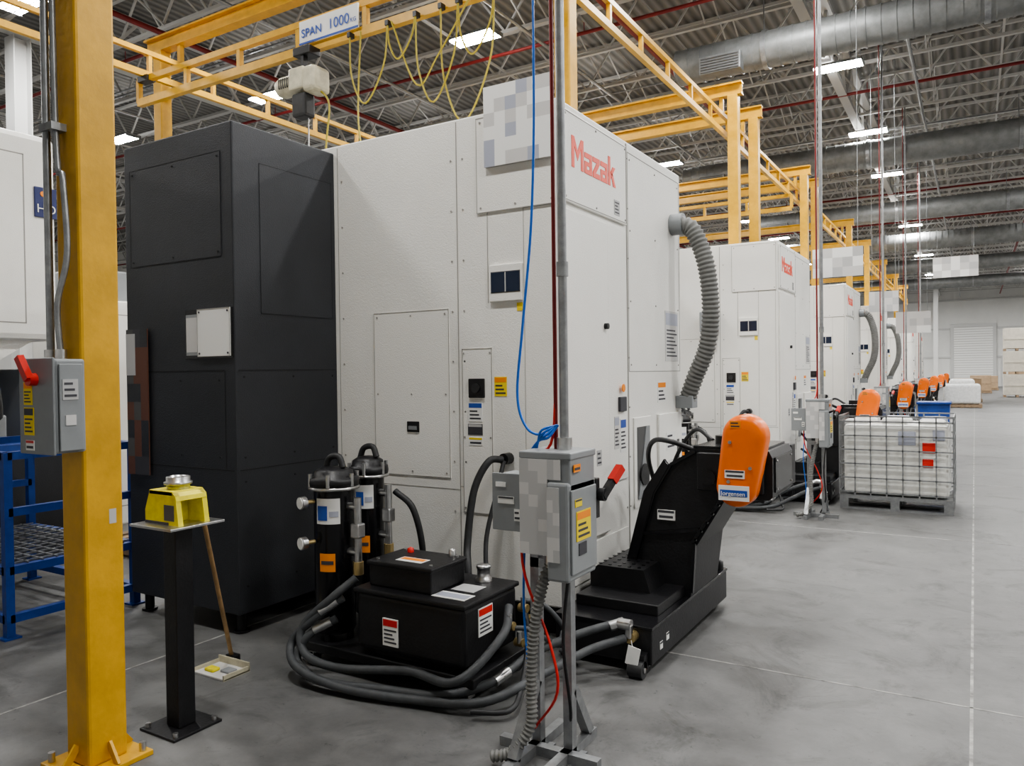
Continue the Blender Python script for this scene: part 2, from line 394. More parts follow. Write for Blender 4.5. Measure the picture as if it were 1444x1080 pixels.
    b.screws(*g,[(y,z) for y in(5.1,5.6,6.11) for z in(1.65,2.1,2.6,3.1)])
    b.label(*g,5.80,1.68,6.1,2.08,PG2,PG3,8)
    b.label(*g,5.62,1.36,5.8,1.52,PAPER,LBLO,3)
    b.pn(*g,5.12,.62,5.45,1.27,.01,WHITE2,.003);b.pn('a',XA+.01,5.17,.68,5.40,1.2,.003,SEAM);
    b.prism([(5.17,.68),(5.3,.68),(5.4,1.0),(5.4,1.2),(5.33,1.2)],XA+.012,XA+.02,GREY,'x')
    b.cyl((XA+.03,5.28,.85),(XA+.02,5.28,.85),.08,RUB,16)
    b.pn(*g,5.6,.6,6.12,1.27,.02,WHITE2,.005)
    b.label('a',XA+.02,5.75,.98,5.95,1.12,PAPER,None,3);b.pn('a',XA+.02,6.0,.85,6.05,1.05,.003,SEAM)
    b.label('a',XA+.02,5.75,.7,5.95,.9,PG2,None,3)
    b.pn(*g,4.05,.3,5.0,.52,.01,WHITE2,.003)
    x0,x1,y0,y1=-4.975,-3.87,3.135,YN
    b.box(x0,y0,.13,x1,y1,3.17,CHAR,.01)
    for lx in(x0+.08,x1-.08): b.cyl((lx,y0+.08,0),(lx,y0+.08,.13),.03,BLACK,10);b.cyl((lx,y0+.08,0),(lx,y0+.08,.015),.05,BLACK,12)
    n=('n',y0)
    b.pn(*n,-4.91,2.35,-3.98,3.0,.002,CHARL);b.outline('n',y0-.002,-4.91,2.35,-3.98,3.0,SEAMC,.003,.001)
    b.screws('n',y0-.002,[(x,z) for x in(-4.88,-4.45,-4.01) for z in(2.38,2.97)],mt=SEAMC)
    b.pn(*n,x0+.02,1.02,x1-.02,1.026,.002,SEAMC);b.pn(*n,x0+.02,1.64,-3.97,1.645,.002,SEAMC);b.pn(*n,-3.97,1.03,-3.965,1.64,.002,SEAMC)
    b.screws(*n,[(x,z) for x in(-4.9,-4.4,-4.02) for z in(1.1,1.58)],mt=SEAMC)
    b.pn(*n,-4.34,1.72,-3.885,2.03,.004,BLACKG);b.pn('n',y0-.004,-4.33,1.74,-4.2,2.0,.002,GREY)
    b.pn('n',y0-.004,-4.325,1.76,-4.22,1.98,.003,PG2)
    b.pn('n',y0-.004,-4.21,1.73,-3.9,2.03,.008,PAPER,.003);b.outline('n',y0-.012,-4.21,1.73,-3.9,2.03,SEAML,.003)
    b.screws('n',y0-.012,[(x,z) for x in(-4.19,-3.92) for z in(1.75,2.01)],mt=INK)
    a=('a',x1)
    b.pn(*a,3.34,2.0,3.97,2.95,.002,CHARL);b.outline('a',x1+.002,3.34,2.0,3.97,2.95,SEAMC,.003,.001)
    b.pn(*a,3.16,1.02,3.99,1.026,.002,SEAMC);b.pn(*a,3.16,1.64,3.99,1.645,.002,SEAMC)
    b.screws(*a,[(y,z) for y in(3.2,3.6,3.96) for z in(.3,.95,1.1,1.6)],mt=SEAMC)
    return b.obj('cnc_machining_center')
mach=build_machine()
NC=7
for k in range(1,NC): inst(mach,(0,PITCH*k,0))

b=B()
b.cyl((XA+.001,5.98,2.78),(XA+.1,5.98,2.78),.085,GREY,18)
b.tube([(XA+.05,5.98,2.78),(XA+.17,5.99,2.72),(XA+.27,6.0,2.45),(XA+.30,6.02,2.1),(XA+.26,6.05,1.8),(XA+.15,6.08,1.55),(XA+.08,6.1,1.38)],.066,FLEX,16,12,rib=.005,pitch=.035)
b.box(XA+.001,6.03,1.3,XA+.14,6.17,1.4,GREY,.005)
ho=b.obj('exhaust_hose')
for k in (2,3): inst(ho,(0,PITCH*k,0))

# ------------------------------------------------------------------ chip conveyor
def egg(cx,cz,r1,r2,L,tilt,n=14,ins=0):
    pts=[];t=R(tilt);ux,uz=math.sin(t),math.cos(t)
    for c,r,s in((1,r1,1),(-1,r2,-1)):
        ox,oz=cx+ux*L/2*c,cz+uz*L/2*c
        for i in range(n+1):
            a=math.pi*i/n+(0 if s>0 else math.pi)
            vx,vz=math.cos(a)*(r-ins),math.sin(a)*(r-ins)
            pts.append((ox+vx*math.cos(t)+vz*math.sin(t),oz-vx*math.sin(t)+vz*math.cos(t)))
    return pts
def build_conv():
    b=B()
    b.box(-2.03,3.8,.05,-1.46,5.22,.25,BLACK,.008)
    b.box(-2.035,3.795,.235,-1.455,5.225,.252,BLACKG,.003)
    b.box(-2.0,4.0,.25,-1.5,5.15,.31,BLACK,.006)
    b.prism([(-2.0,.31),(-2.0,.40),(-1.95,.44),(-1.66,.44),(-1.62,.31)],4.2,5.1,BLACK)
    for i in range(5):
        for j in range(6): b.cyl((-1.95+i*.062,4.24+j*.07,.44),(-1.95+i*.062,4.24+j*.07,.444),.012,BLACKG,8)
    prof=[(-1.86,.30),(-1.80,.44),(-1.68,.84),(-1.58,1.02),(-1.44,1.14),(-1.0,1.14),(-.98,1.10),(-.98,.88),(-1.0,.86),(-1.24,.86),(-1.42,.56),(-1.46,.25),(-1.78,.25)]
    b.prism(prof,4.45,5.0,BLACK)
    for p,q in(((-1.80,.46),(-1.68,.86)),((-1.68,.86),(-1.57,1.04)),((-1.57,1.04),(-1.42,1.125)),((-1.44,.58),(-1.26,.86)),((-1.45,.28),(-1.43,.58))):
        b.bar((p[0],4.44,p[1]),(q[0],4.44,q[1]),.02,.03,BLACKG,up=(0,1,0))
    for t in range(6): b.cyl((-1.80+.02*t,4.425,.5+.066*t),(-1.80+.02*t,4.432,.5+.066*t),.008,STEEL,6)
    for t in range(5): b.cyl((-1.42+.035*t,4.425,.6+.054*t),(-1.42+.035*t,4.432,.6+.054*t),.008,STEEL,6)
    b.bar((-1.8,4.438,.60),(-1.40,4.438,.66),.02,.025,BLACKG,up=(0,1,0))
    fl=[(-1.86,.42),(-1.74,.87),(-1.61,1.07),(-1.58,1.03),(-1.68,.86),(-1.80,.42)]
    b.prism(fl,5.0,5.03,BLACKG);b.prism(fl,4.42,4.45,BLACKG)
    b.box(-1.40,4.40,.90,-1.02,4.45,1.12,BLACK,.006)
    b.box(-1.44,4.46,1.14,-1.02,4.98,1.155,BLACKG,.003)
    b.box(-1.3,5.0,.88,-.985,5.12,1.13,BLACK,.006)
    b.pn('a',-.98,4.5,.9,4.95,1.1,.008,BLACKG,.002);b.screws('a',-.97,[(y,z) for y in(4.53,4.92) for z in(.92,1.08)],mt=STEEL)
    layers=[(0,4.41),(0,4.32),(.003,4.308),(.010,4.296),(.020,4.287),(.034,4.280),(.052,4.276),(.075,4.274)]
    n=None;vs=[]
    for ins,y in layers:
        p=egg(-1.125,1.088,.122,.112,.29,9,18,ins);n=len(p);vs+=[(a,y,c) for a,c in p]
    fs=[]
    for k in range(len(layers)-1):
        for i in range(n): fs.append((k*n+i,k*n+(i+1)%n,(k+1)*n+(i+1)%n,(k+1)*n+i))
    b.add(vs,fs,ORANGE,True);b.add(vs[-n:],[tuple(range(n))],ORANGE);b.add(vs[:n],[tuple(range(n))],ORANGE)
    for p in((-1.17,1.2),(-1.06,1.06),(-1.18,.98)): b.cyl((p[0],4.266,p[1]),(p[0],4.276,p[1]),.01,STEEL,8)
    b.box(-1.235,4.266,.875,-1.065,4.270,.96,PAPER,.001);b.box(-1.225,4.2645,.90,-1.075,4.266,.935,BLUEL)
    b.label('n',4.274,-1.20,1.0,-1.09,1.045,PAPER,INK,1,.004);b.label('n',4.276,-1.17,1.28,-1.11,1.32,LBLO,None,2,.003)
    b.label('n',4.45,-1.66,.70,-1.55,.76,PAPER,INK,1,.012)
    b.cyl((-1.32,4.72,1.14),(-1.32,4.72,1.2),.06,BLACK,14);
    b.cyl((-1.33,4.5,.98),(-1.33,4.38,.98),.045,BLACK,14)
    b.cyl((-1.58,5.02,.25),(-1.58,5.02,.30),.06,BLACK,16);b.cyl((-1.55,5.09,.30),(-1.55,5.09,.44),.045,BLACKG,16);b.lathe((-1.55,5.09,.44),[(.05,0),(.05,.02),(.02,.035)],BLACK,16)
    for x,y in((-1.98,3.88),(-1.52,3.88),(-1.52,5.12),(-1.98,5.12)):
        b.cyl((x-.02,y-.05,.035),(x+.02,y-.05,.035),.035,RUB,14);b.box(x-.03,y-.04,.03,x+.03,y+.02,.06,STEEL)
    b.cyl((-1.56,3.74,.045),(-1.48,3.74,.045),.045,RUB,16);b.cyl((-1.565,3.74,.045),(-1.475,3.74,.045),.014,STEEL,10);b.box(-1.56,3.74,.04,-1.48,3.8,.12,BLACK)
    b.box(-1.62,3.78,.09,-1.58,3.8,.20,BLACKG)
    b.lathe((-1.50,5.18,.25),[(.03,0),(.03,.05),(.012,.06)],BLACK,10)
    b.label('a',-1.46,3.92,.1,3.96,.14,PAPER,INK,0);b.label('a',-1.46,4.02,.12,4.06,.16,PAPER,INK,0)
    b.cyl((-1.62,3.74,.27),(-1.55,3.74,.27),.03,STEEL,12);b.cyl((-1.56,3.74,.20),(-1.56,3.8,.20),.03,BRASS,12);b.box(-1.58,3.72,.20,-1.545,3.76,.275,STEEL,.008)
    M=Matrix.Translation((-1.53,3.71,.12))@Matrix.Rotation(R(12),4,'Y');b.box(-.035,-.002,-.05,.035,.002,.05,PAPER,0,M);b.bar((-1.54,3.715,.20),(-1.53,3.71,.16),.003,.003,PAPER)
    o=b.obj('chip_conveyor')
    text('Jorgensen',(-1.221,4.263,.904),'n',.034,PAPER,'cover_label',o,.001)
    return o
conv=build_conv()
b=B()
b.tube([(-1.5,4.7,1.10),(-1.62,4.6,1.16),(-1.78,4.7,1.15),(-1.89,4.9,1.0),(-1.89,5.1,.7),(-1.95,5.25,.45),(XA+.02,5.3,.5)],.016,RUB,8)
b.tube([(-1.45,4.9,1.15),(-1.62,5.05,1.2),(-1.85,5.3,.95),(-1.95,5.35,.6),(XA+.02,5.3,.72)],.014,RUB,8)
b.obj('supply_cable',parent=conv)
for k in range(1,NC): inst(conv,(0,PITCH*k,0))

# ------------------------------------------------------------------ coolant tank and filters
def build_tank():
    b=B()
    b.box(-2.79,3.0,.17,-2.10,3.5,.475,BLACK,.03,seg=4)
    b.box(-2.80,2.99,.465,-2.09,3.51,.49,BLACK,.008)
    b.box(-3.25,3.0,.09,-2.05,3.6,.14,BLACK,.006)
    b.box(-2.7,3.05,.13,-2.2,3.45,.18,BLACK)
    b.box(-2.75,3.06,.49,-2.34,3.36,.61,BLACK,.01);b.box(-2.76,3.05,.60,-2.33,3.37,.625,BLACK,.008)
    for x,y in((-2.72,3.1),(-2.37,3.1),(-2.72,3.33),(-2.37,3.33)): b.cyl((x,y,.625),(x,y,.632),.01,STEEL,8)
    b.box(-2.62,3.12,.625,-2.45,3.2,.627,PAPER);b.box(-2.61,3.15,.627,-2.46,3.19,.628,LBLO)
    b.label('n',2.995,-2.60,.22,-2.50,.36,PAPER,RED,4,.006)
    b.label('a',-2.10,3.12,.3,3.25,.44,PAPER,RED,4,.004)
    b.box(-2.34,3.06,.49,-2.14,3.16,.492,PAPER);b.box(-2.33,3.08,.492,-2.15,3.14,.493,PG3)
    b.box(-2.32,3.20,.49,-2.18,3.32,.492,PG1)
    b.lathe((-2.26,3.42,.49),[(.045,0),(.045,.015),(.035,.02),(.035,.07),(.04,.07),(.04,.085),(.0,.09)],STEEL,18)
    b.lathe((-2.40,3.33,.625),[(.02,0),(.02,.03),(.015,.04),(.0,.045)],STEEL,12);b.lathe((-2.66,3.3,.625),[(.018,0),(.018,.02),(0,.03)],RED,12)
    for x,y in((-3.15,3.06),(-2.12,3.06),(-3.15,3.54),(-2.12,3.54)):
        b.box(x-.035,y-.035,.075,x+.035,y+.035,.09,STEEL);b.box(x-.025,y-.04,.03,x-.018,y+.02,.08,STEEL);b.box(x+.018,y-.04,.03,x+.025,y+.02,.08,STEEL)
        b.cyl((x-.016,y-.015,.035),(x+.016,y-.015,.035),.035,RUB,16)
    return b.obj('coolant_tank')
tank=build_tank()
def filt(x,y,zb_,top,r,name='coolant_filter'):
    b=B()
    b.lathe((x,y,zb_),[(r*.9,0),(r,.02),(r,top-zb_-.14)],BLACKG,28)
    z=top-.14-zb_
    b.lathe((x,y,zb_),[(r,z),(r+.025,z),(r+.028,z+.02),(r+.025,z+.045),(r,z+.05),(r*.95,z+.08),(r*.6,z+.10),(.02,z+.105)],BLACK,28)
    b.lathe((x,y,zb_),[(r+.006,z-.02),(r+.03,z-.018),(r+.03,z-.004),(r+.006,z)],STEEL,28)
    for a in range(6):
        t=a*math.pi/3;b.cyl((x+(r+.02)*math.cos(t),y+(r+.02)*math.sin(t),zb_+z),(x+(r+.02)*math.cos(t),y+(r+.02)*math.sin(t),zb_+z+.07),.012,STEEL,8)
    b.tube([(x-.06,y,top-.05),(x-.03,y,top+.01),(x+.04,y,top+.02),(x+.07,y,top-.04)],.018,RUB,8,5)
    def patch(a0,a1,z0,z1,mt,o=.003):
        vs=[];n=8
        for i in range(n+1):
            t=R(a0+(a1-a0)*i/n)
            vs+=[(x+(r+o)*math.cos(t),y+(r+o)*math.sin(t),z0),(x+(r+o)*math.cos(t),y+(r+o)*math.sin(t),z1)]
        b.add(vs,[(2*i,2*i+2,2*i+3,2*i+1) for i in range(n)],mt,True)
    patch(-100,-30,top-.34,top-.2,PAPER);patch(-95,-65,top-.32,top-.24,BLUEL,.005);patch(-60,-35,top-.30,top-.27,PG3,.005)
    patch(-90,-45,top-.60,top-.50,LBLO);patch(-85,-50,top-.56,top-.54,INK,.005)
    for zz in(top-.22,top-.44): 
        b.cyl((x-.04,y-r,zz),(x-.06,y-r-.06,zz),.012,BRASS,8);b.cyl((x-.06,y-r-.05,zz),(x-.065,y-r-.08,zz),.035,STEEL,16);b.cyl((x-.065,y-r-.08,zz),(x-.066,y-r-.084,zz),.03,PAPER,16)
    b.cyl((x+r-.01,y,top-.25),(x+r+.07,y,top-.25),.022,STEEL,12);b.cyl((x+r+.06,y,top-.55),(x+r+.06,y,top-.2),.022,STEEL,12)
    b.cyl((x+r-.01,y,top-.5),(x+r+.07,y,top-.5),.022,STEEL,12);b.box(x+r+.03,y-.03,top-.42,x+r+.09,y+.03,top-.34,STEEL,.008)
    b.cyl((x+r+.06,y,top-.55),(x+r+.06,y,top-.62),.03,BRASS,10)
    for t in(40,160,280): b.cyl((x+r*.7*math.cos(R(t)),y+r*.7*math.sin(R(t)),.14),(x+r*.7*math.cos(R(t)),y+r*.7*math.sin(R(t)),zb_+.02),.02,BLACK,8)
    return b.obj(name)
f1=filt(-3.07,3.14,.18,1.13,.112);f2=filt(-3.14,3.50,.18,1.15,.095)
b=B()
hs=[
 [(-2.93,3.0,.30),(-3.04,2.90,.22),(-3.06,2.84,.10),(-2.86,2.80,.05),(-2.5,2.88,.05),(-2.2,2.94,.06),(-2.02,3.1,.10),(-1.95,3.4,.16),(-1.8,3.6,.22),(-1.63,3.74,.27)],
 [(-2.88,3.0,.42),(-3.0,2.92,.32),(-3.14,2.88,.18),(-3.02,2.80,.09),(-2.7,2.80,.045),(-2.3,2.88,.04),(-1.98,2.98,.06),(-1.85,3.3,.1),(-1.72,3.58,.16),(-1.58,3.73,.20)],
 [(-2.83,3.05,.52),(-2.92,2.95,.42),(-3.08,2.90,.26),(-3.02,2.86,.14),(-2.8,2.88,.10),(-2.4,2.94,.14),(-2.1,2.93,.15),(-2.01,3.2,.3),(-2.06,3.35,.40)],
 [(-2.05,3.5,.35),(-1.98,3.4,.22),(-1.9,3.2,.08),(-1.85,3.0,.04),(-2.0,2.9,.04)],
 [(-2.06,3.3,.3),(-1.95,3.35,.3),(-1.9,3.5,.2),(-1.95,3.7,.12),(-2.05,3.95,.2)],
 [(-2.04,3.48,.4),(-1.93,3.5,.38),(-1.86,3.58,.25),(-1.88,3.72,.08),(-2.0,3.8,.04)]]
for i,h in enumerate(hs): b.tube(h,.022 if i<3 else .013,RUBG if i!=3 else RUB,10,8)
for p,q in(((-1.66,3.71,.255),(-1.60,3.76,.275)),((-2.95,2.98,.29),(-3.02,2.92,.25)),((-2.90,2.98,.41),(-2.98,2.93,.35)),((-3.06,2.83,.09),(-2.95,2.81,.06)),((-2.01,3.12,.10),(-1.99,3.22,.12))): b.cyl(p,q,.027,STEEL,12)
for p in((-2.04,3.42,.38),(-2.05,3.3,.32),(-2.03,3.5,.30),(-2.03,3.36,.22)): b.cyl(p,(p[0]+.05,p[1],p[2]),.022,BRASS,10);b.cyl((p[0]+.03,p[1]-.01,p[2]),(p[0]+.03,p[1]-.01,p[2]+.06),.014,STEEL,8)
b.obj('coolant_hoses',parent=tank)
b=B()
b.tube([(-2.45,3.93,1.08),(-2.5,3.85,1.07),(-2.56,3.78,.9),(-2.57,3.72,.6),(-2.52,3.65,.45),(-2.5,3.62,.15)],.022,RUB,10)
b.tube([(-2.44,3.93,1.07),(-2.44,3.85,.9),(-2.46,3.75,.6),(-2.36,3.65,.3),(-2.2,3.64,.1)],.014,RUB,8)
b.tube([(-3.0,3.58,.9),(-2.88,3.6,.8),(-2.85,3.65,.55),(-2.9,3.7,.25),(-2.9,3.8,.05)],.02,RUB,8)
b.obj('power_cables',parent=tank)
for k in range(1,4):
    for o in(tank,f1,f2): inst(o,(0,PITCH*k,0))

# ------------------------------------------------------------------ electrical disconnect stand
def build_stand():
    b=B();y=2.83;d=-.035
    def strut(p,q): b.bar(p,q,.041,.041,GALV)
    strut((-1.60,y,.02),(-1.60,y,1.0));strut((-1.45,y,.02),(-1.45,y,1.0))
    strut((-1.76,y-.04,.02),(-1.30,y-.04,.02));strut((-1.60,2.56,.02),(-1.60,3.05,.02));strut((-1.45,2.58,.02),(-1.45,3.05,.02))
    strut((-1.60,2.62,.04),(-1.60,2.81,.3));strut((-1.62,y,.8),(-1.40,y,.8));strut((-1.45,3.0,.04),(-1.45,2.85,.28))
    for x in(-1.60,-1.45): b.box(x-.05,y-.06,0,x+.05,y+.06,.008,GALV)
    b.box(-1.61,2.72,.86,-1.38,2.95,1.27,GREY,.008);b.box(-1.615,2.715,1.25,-1.375,2.955,1.28,GREY,.006)
    b.box(-1.48,2.70,.76,-1.345+d,2.96,1.16,GREY,.012);b.box(-1.345+d,2.715,.79,-1.335+d,2.945,1.13,GREY,.004)
    b.box(-1.76,2.76,.94,-1.61,2.92,1.17,GREY,.008);b.box(-1.77,2.752,.935,-1.605,2.76,1.178,GREY,.003)
    b.label('n',2.752,-1.75,1.12,-1.70,1.14,PAPER,None,0);b.label('n',2.752,-1.66,.98,-1.63,1.03,PAPER,None,2)
    b.label('n',2.752,-1.74,1.05,-1.66,1.08,PAPER,INK,0);b.cyl((-1.69,2.86,.93),(-1.69,2.86,.945),.02,STEEL,10)
    mosaic(b,'n',2.715,-1.61,.86,-1.48,1.25,[PG1,PG2,PG1,PG1],3,8,.004)
    mosaic(b,'n',2.70,-1.475,.84,-1.42,1.14,[PG1,PG2,PG1],2,6,.004);mosaic(b,'n',2.715,-1.48,1.17,-1.42,1.25,[PG1,PG2],2,2,.004)
    X=-1.335+d
    b.label('a',X,2.75,.92,2.88,1.04,LBLY,LBLO,3);b.label('a',X,2.77,.86,2.84,.91,INK,None,0)
    b.label('a',X,2.74,1.06,2.80,1.09,LBLY,INK,0)
    b.label('a',-1.375,2.74,1.20,2.80,1.23,LBLO,None,1)
    b.cyl((-1.37+d,2.98,1.08),(-1.31+d,2.98,1.08),.028,BLACK,12);b.bar((-1.32+d,2.97,1.07),(-1.30+d,3.08,1.16),.028,.028,BLACK);b.bar((-1.305+d,3.04,1.13),(-1.29+d,3.10,1.185),.034,.034,RED)
    b.box(-1.38+d,2.955,.98,-1.34+d,2.99,1.15,BLACK,.004)
    b.cyl((-1.465,2.84,1.27),(-1.465,2.84,zb-.06),.019,GALV,14);b.cyl((-1.465,2.84,1.28),(-1.465,2.84,1.33),.032,STEEL,12)
    for z in(2.0,4.5,7.0): b.cyl((-1.465,2.84,z),(-1.465,2.84,z+.06),.025,GALV,12)
    b.cyl((-1.515,2.86,1.27),(-1.515,2.86,zb-.06),.009,PIPER,8)
    b.tube([(-1.515,2.86,1.5),(-1.53,2.84,1.3),(-1.62,2.80,1.2),(-1.64,2.78,.8),(-1.5,2.75,.5),(-1.46,2.74,.3),(-1.6,2.8,.1)],.006,RED,6,6)
    b.cyl((-1.5,2.78,.80),(-1.5,2.78,.86),.03,STEEL,12)
    b.tube([(-1.5,2.78,.82),(-1.53,2.75,.72),(-1.565,2.73,.5),(-1.565,2.71,.3),(-1.56,2.69,.16),(-1.62,2.64,.06),(-1.70,2.61,.035)],.022,FLEX,12,10,rib=.003,pitch=.018)
    b.tube([(-1.42,2.78,.80),(-1.44,2.76,.5),(-1.43,2.80,.2),(-1.5,2.9,.03)],.007,BLACK,6,6)
    b.tube([(-1.64,2.8,.9),(-1.66,2.82,.6),(-1.63,2.8,.3),(-1.64,2.78,.05)],.005,BLUEH,6,6)
    return b.obj('electrical_disconnect_stand')
st=build_stand()
for (x,y) in((-1.42,8.85),(-1.40,15.2),(-1.42,20.8),(-1.42,26.6)): inst(st,(x+1.465,y-2.84,0))
b=B()
b.tube([(-1.60,2.86,7.85),(-1.60,2.86,5),(-1.60,2.86,3.0)],.005,BLUEH,6,2)
b.tube([(-1.60,2.86,3.0),(-1.605,2.86,2.6),(-1.62,2.85,2.2),(-1.66,2.84,1.8),(-1.69,2.84,1.5),(-1.64,2.84,1.36),(-1.55,2.85,1.34),(-1.5,2.85,1.38)],.006,BLUEH,8,10)
for i in range(4): b.tube([(-1.5,2.85,1.38),(-1.56+.01*i,2.82,1.36-.01*i),(-1.59,2.84,1.31),(-1.62-.01*i,2.86,1.24),(-1.64,2.86,1.18)],.006,BLUEH,6,6)
b.obj('air_hose')

# ------------------------------------------------------------------ crane
def column(b,x,y,h,s=.165):
    b.box(x-s/2,y-s/2,.02,x+s/2,y+s/2,h,YEL,.012)
    b.box(x-s/2-.07,y-s/2-.07,0,x+s/2+.07,y+s/2+.07,.022,YEL,.003)
    for i in(-1,1):
        for j in(-1,1): b.cyl((x+i*(s/2+.04),y+j*(s/2+.04),.022),(x+i*(s/2+.04),y+j*(s/2+.04),.06),.014,STEEL,8)
    for sx,sy in((1,0),(-1,0),(0,1),(0,-1)):
        p0=(x+sx*(s/2),y+sy*(s/2));
        b.bar((p0[0],p0[1],.10),(p0[0]+sx*.06,p0[1]+sy*.06,.02),.012,.03,YEL)
b=B()
column(b,-3.15,1.82,5.98)
b.box(-3.07,1.84,1.0,-3.0665,1.87,1.06,PG1)
b.obj('yellow_steel_column')
def ladder(b,p0,p1,dz,w,pitch,mt=YEL):
    p0=Vector(p0);p1=Vector(p1);L=(p1-p0).length;n=max(1,int(L/pitch))
    b.bar(p0,p1,w,w*1.3,mt);b.bar(p0+Vector((0,0,dz)),p1+Vector((0,0,dz)),w,w,mt)
    for i in range(n+1):
        q=p0.lerp(p1,i/n);b.bar(q,q+Vector((0,0,dz)),w*.8,w*.8,mt)
b=B()
FY=[6.5,12.42,13.75,18.35,19.7,25.6,30.1,36,41.8,47.7]
for y in FY:
    for x in(-3.29,-9.4): column(b,x,y,6.0)
for y in[1.82]+FY:
    x1=-3.15
    b.box(-9.7,y-.07,6.0,x1,y+.07,6.025,YEL);b.box(-9.7,y-.07,6.18,x1,y+.07,6.205,YEL);b.box(-9.7,y-.012,6.025,x1,y+.012,6.18,YEL)
    for x in(-3.48,-9.0): b.bar((x,y,6.0),(x,y,5.75),.06,.06,YEL)
for x in(-3.48,-9.0): ladder(b,(x,.3,5.46),(x,52,5.46),.28,.06,.95)
column(b,-9.4,1.82,6.0)
yb=6.0
ladder(b,(-9.15,yb,5.12),(-3.4,yb,5.12),.28,.07,.9);b.box(-9.1,yb-.06,5.36,-8.9,yb+.06,5.43,BLACK);b.box(-3.55,yb-.06,5.36,-3.4,yb+.06,5.43,BLACK)
for yb in(17.5,): ladder(b,(-9.15,yb,5.12),(-3.4,yb,5.12),.28,.07,.9)
cr=b.obj('overhead_bridge_crane')
b=B();b.box(-6.2,5.93,5.15,-5.36,5.95,5.40,PAPER,.004);b.box(-6.2,5.925,5.15,-5.36,5.93,5.17,BLUEL)
sg=b.obj('crane_capacity_sign')
text('SPAN',(-6.16,5.92,5.22),'n',.125,BLUEL,'brand',sg,.001,.001);text('1000',(-5.77,5.92,5.22),'n',.15,BLUEL,'cap',sg,.001)
text('KG',(-5.46,5.92,5.22),'n',.06,BLUEL,'kg',sg,.001)
b=B();hx,hy,hz=-6.05,5.85,4.70
b.cyl((hx-.3,hy,hz),(hx+.1,hy,hz),.11,BEIGE,20);b.cyl((hx-.36,hy,hz),(hx-.3,hy,hz),.09,BEIGE,20,r2=.11)
b.box(hx+.08,hy-.13,hz-.15,hx+.26,hy+.13,hz+.12,BEIGE,.05,seg=3);b.box(hx-.12,hy-.12,hz-.10,hx+.1,hy+.12,hz+.13,BEIGE,.02)
b.bar((hx,hy,hz+.1),(hx,hy,5.08),.04,.06,BLACK);b.box(hx-.12,hy-.05,4.98,hx+.12,hy+.12,5.07,BLACK,.01)
for i in range(9): b.box(hx-.27+.03*i,hy-.115,hz-.05,hx-.262+.03*i,hy+.115,hz+.05,BLACK)
b.box(hx-.10,hy-.1,hz-.38,hx+.10,hy+.06,hz-.13,RUB,.03)
b.tube([(hx+.05,hy,hz-.1),(hx+.05,hy,4.0),(hx+.06,hy,3.8)],.008,STEEL,5,2);b.lathe((hx+.06,hy,3.72),[(.0,0),(.05,.02),(.05,.08),(.02,.12)],BLACK,12)
b.tube([(hx+.06,hy,3.72),(hx+.1,hy,3.66),(hx+.06,hy,3.60),(hx+.01,hy,3.64)],.014,RED,8,5)
b.tube([(hx+.2,hy,hz-.1),(hx+.35,hy,4.4),(hx+.3,hy,3.9),(hx+.5,hy,3.6)],.010,YCABLE,6,6)
b.obj('chain_hoist')
b=B()
for x,w,d in((-5.45,.5,.75),(-4.95,.35,.4),(-4.6,.5,.9),(-4.1,.4,.55),(-4.3,.6,1.15)):
    b.tube([(x,5.9,5.08),(x+.04,5.88,5.08-d*.6),(x+w*.45,5.87,5.08-d),(x+w-.04,5.88,5.08-d*.55),(x+w,5.9,5.08)],.009,YCABLE,6,6)
    b.box(x-.02,5.88,5.05,x+.02,5.95,5.1,BLACK)
b.tube([(-5.3,5.9,5.08),(-5.35,5.9,4.2),(-5.2,5.85,3.6)],.009,YCABLE,6,6)
b.tube([(-4.9,5.9,5.08),(-4.6,5.9,4.4),(-4.3,5.85,4.6),(-3.9,5.85,5.08)],.009,YCABLE,6,6)
b.obj('festoon_cable')

b=B()
cy=1.82-.0825;ox=.10
b.box(-3.38+ox,cy-.12,1.31,-3.14+ox,cy,1.68,GREY,.01);b.box(-3.385+ox,cy-.13,1.305,-3.135+ox,cy-.12,1.685,GREY,.004)
b.box(-3.135+ox,cy-.11,1.32,-3.125+ox,cy-.02,1.66,GREY,.003)
b.label('n',cy-.13,-3.345+ox,1.50,-3.285+ox,1.59,LBLY,LBLO,4);b.label('n',cy-.13,-3.345+ox,1.38,-3.275+ox,1.49,LBLY,INK,4);b.label('n',cy-.13,-3.335+ox,1.32,-3.275+ox,1.36,PAPER,RED,1)
b.cyl((-3.26+ox,cy-.16,1.60),(-3.26+ox,cy-.13,1.60),.025,RED,12);b.bar((-3.25+ox,cy-.16,1.60),(-3.30+ox,cy-.17,1.69),.03,.025,RED,up=(0,1,0))
b.label('a',-3.125+ox,cy-.10,1.52,cy-.04,1.6,PG1,None,3);b.pn('a',-3.125+ox,cy-.09,1.42,cy-.05,1.46,.004,PG2)
b.cyl((-3.215,cy-.04,1.68),(-3.215,cy-.04,5.9),.015,GALV,12)
b.tube([(-3.14,cy-.04,1.68),(-3.14,cy-.05,1.9),(-3.10,cy-.03,2.1),(-3.12,cy-.03,2.4),(-3.17,cy-.03,2.8),(-3.17,cy-.03,5.9)],.012,GALV,10,8)
for z in(2.6,4.0): b.box(-3.235,cy-.06,z,-3.14,cy,z+.03,GALV)
b.cyl((-3.215,cy-.04,1.68),(-3.215,cy-.04,1.72),.024,STEEL,12);b.cyl((-3.14,cy-.04,1.68),(-3.14,cy-.04,1.72),.022,STEEL,12)
b.obj('disconnect_switch')

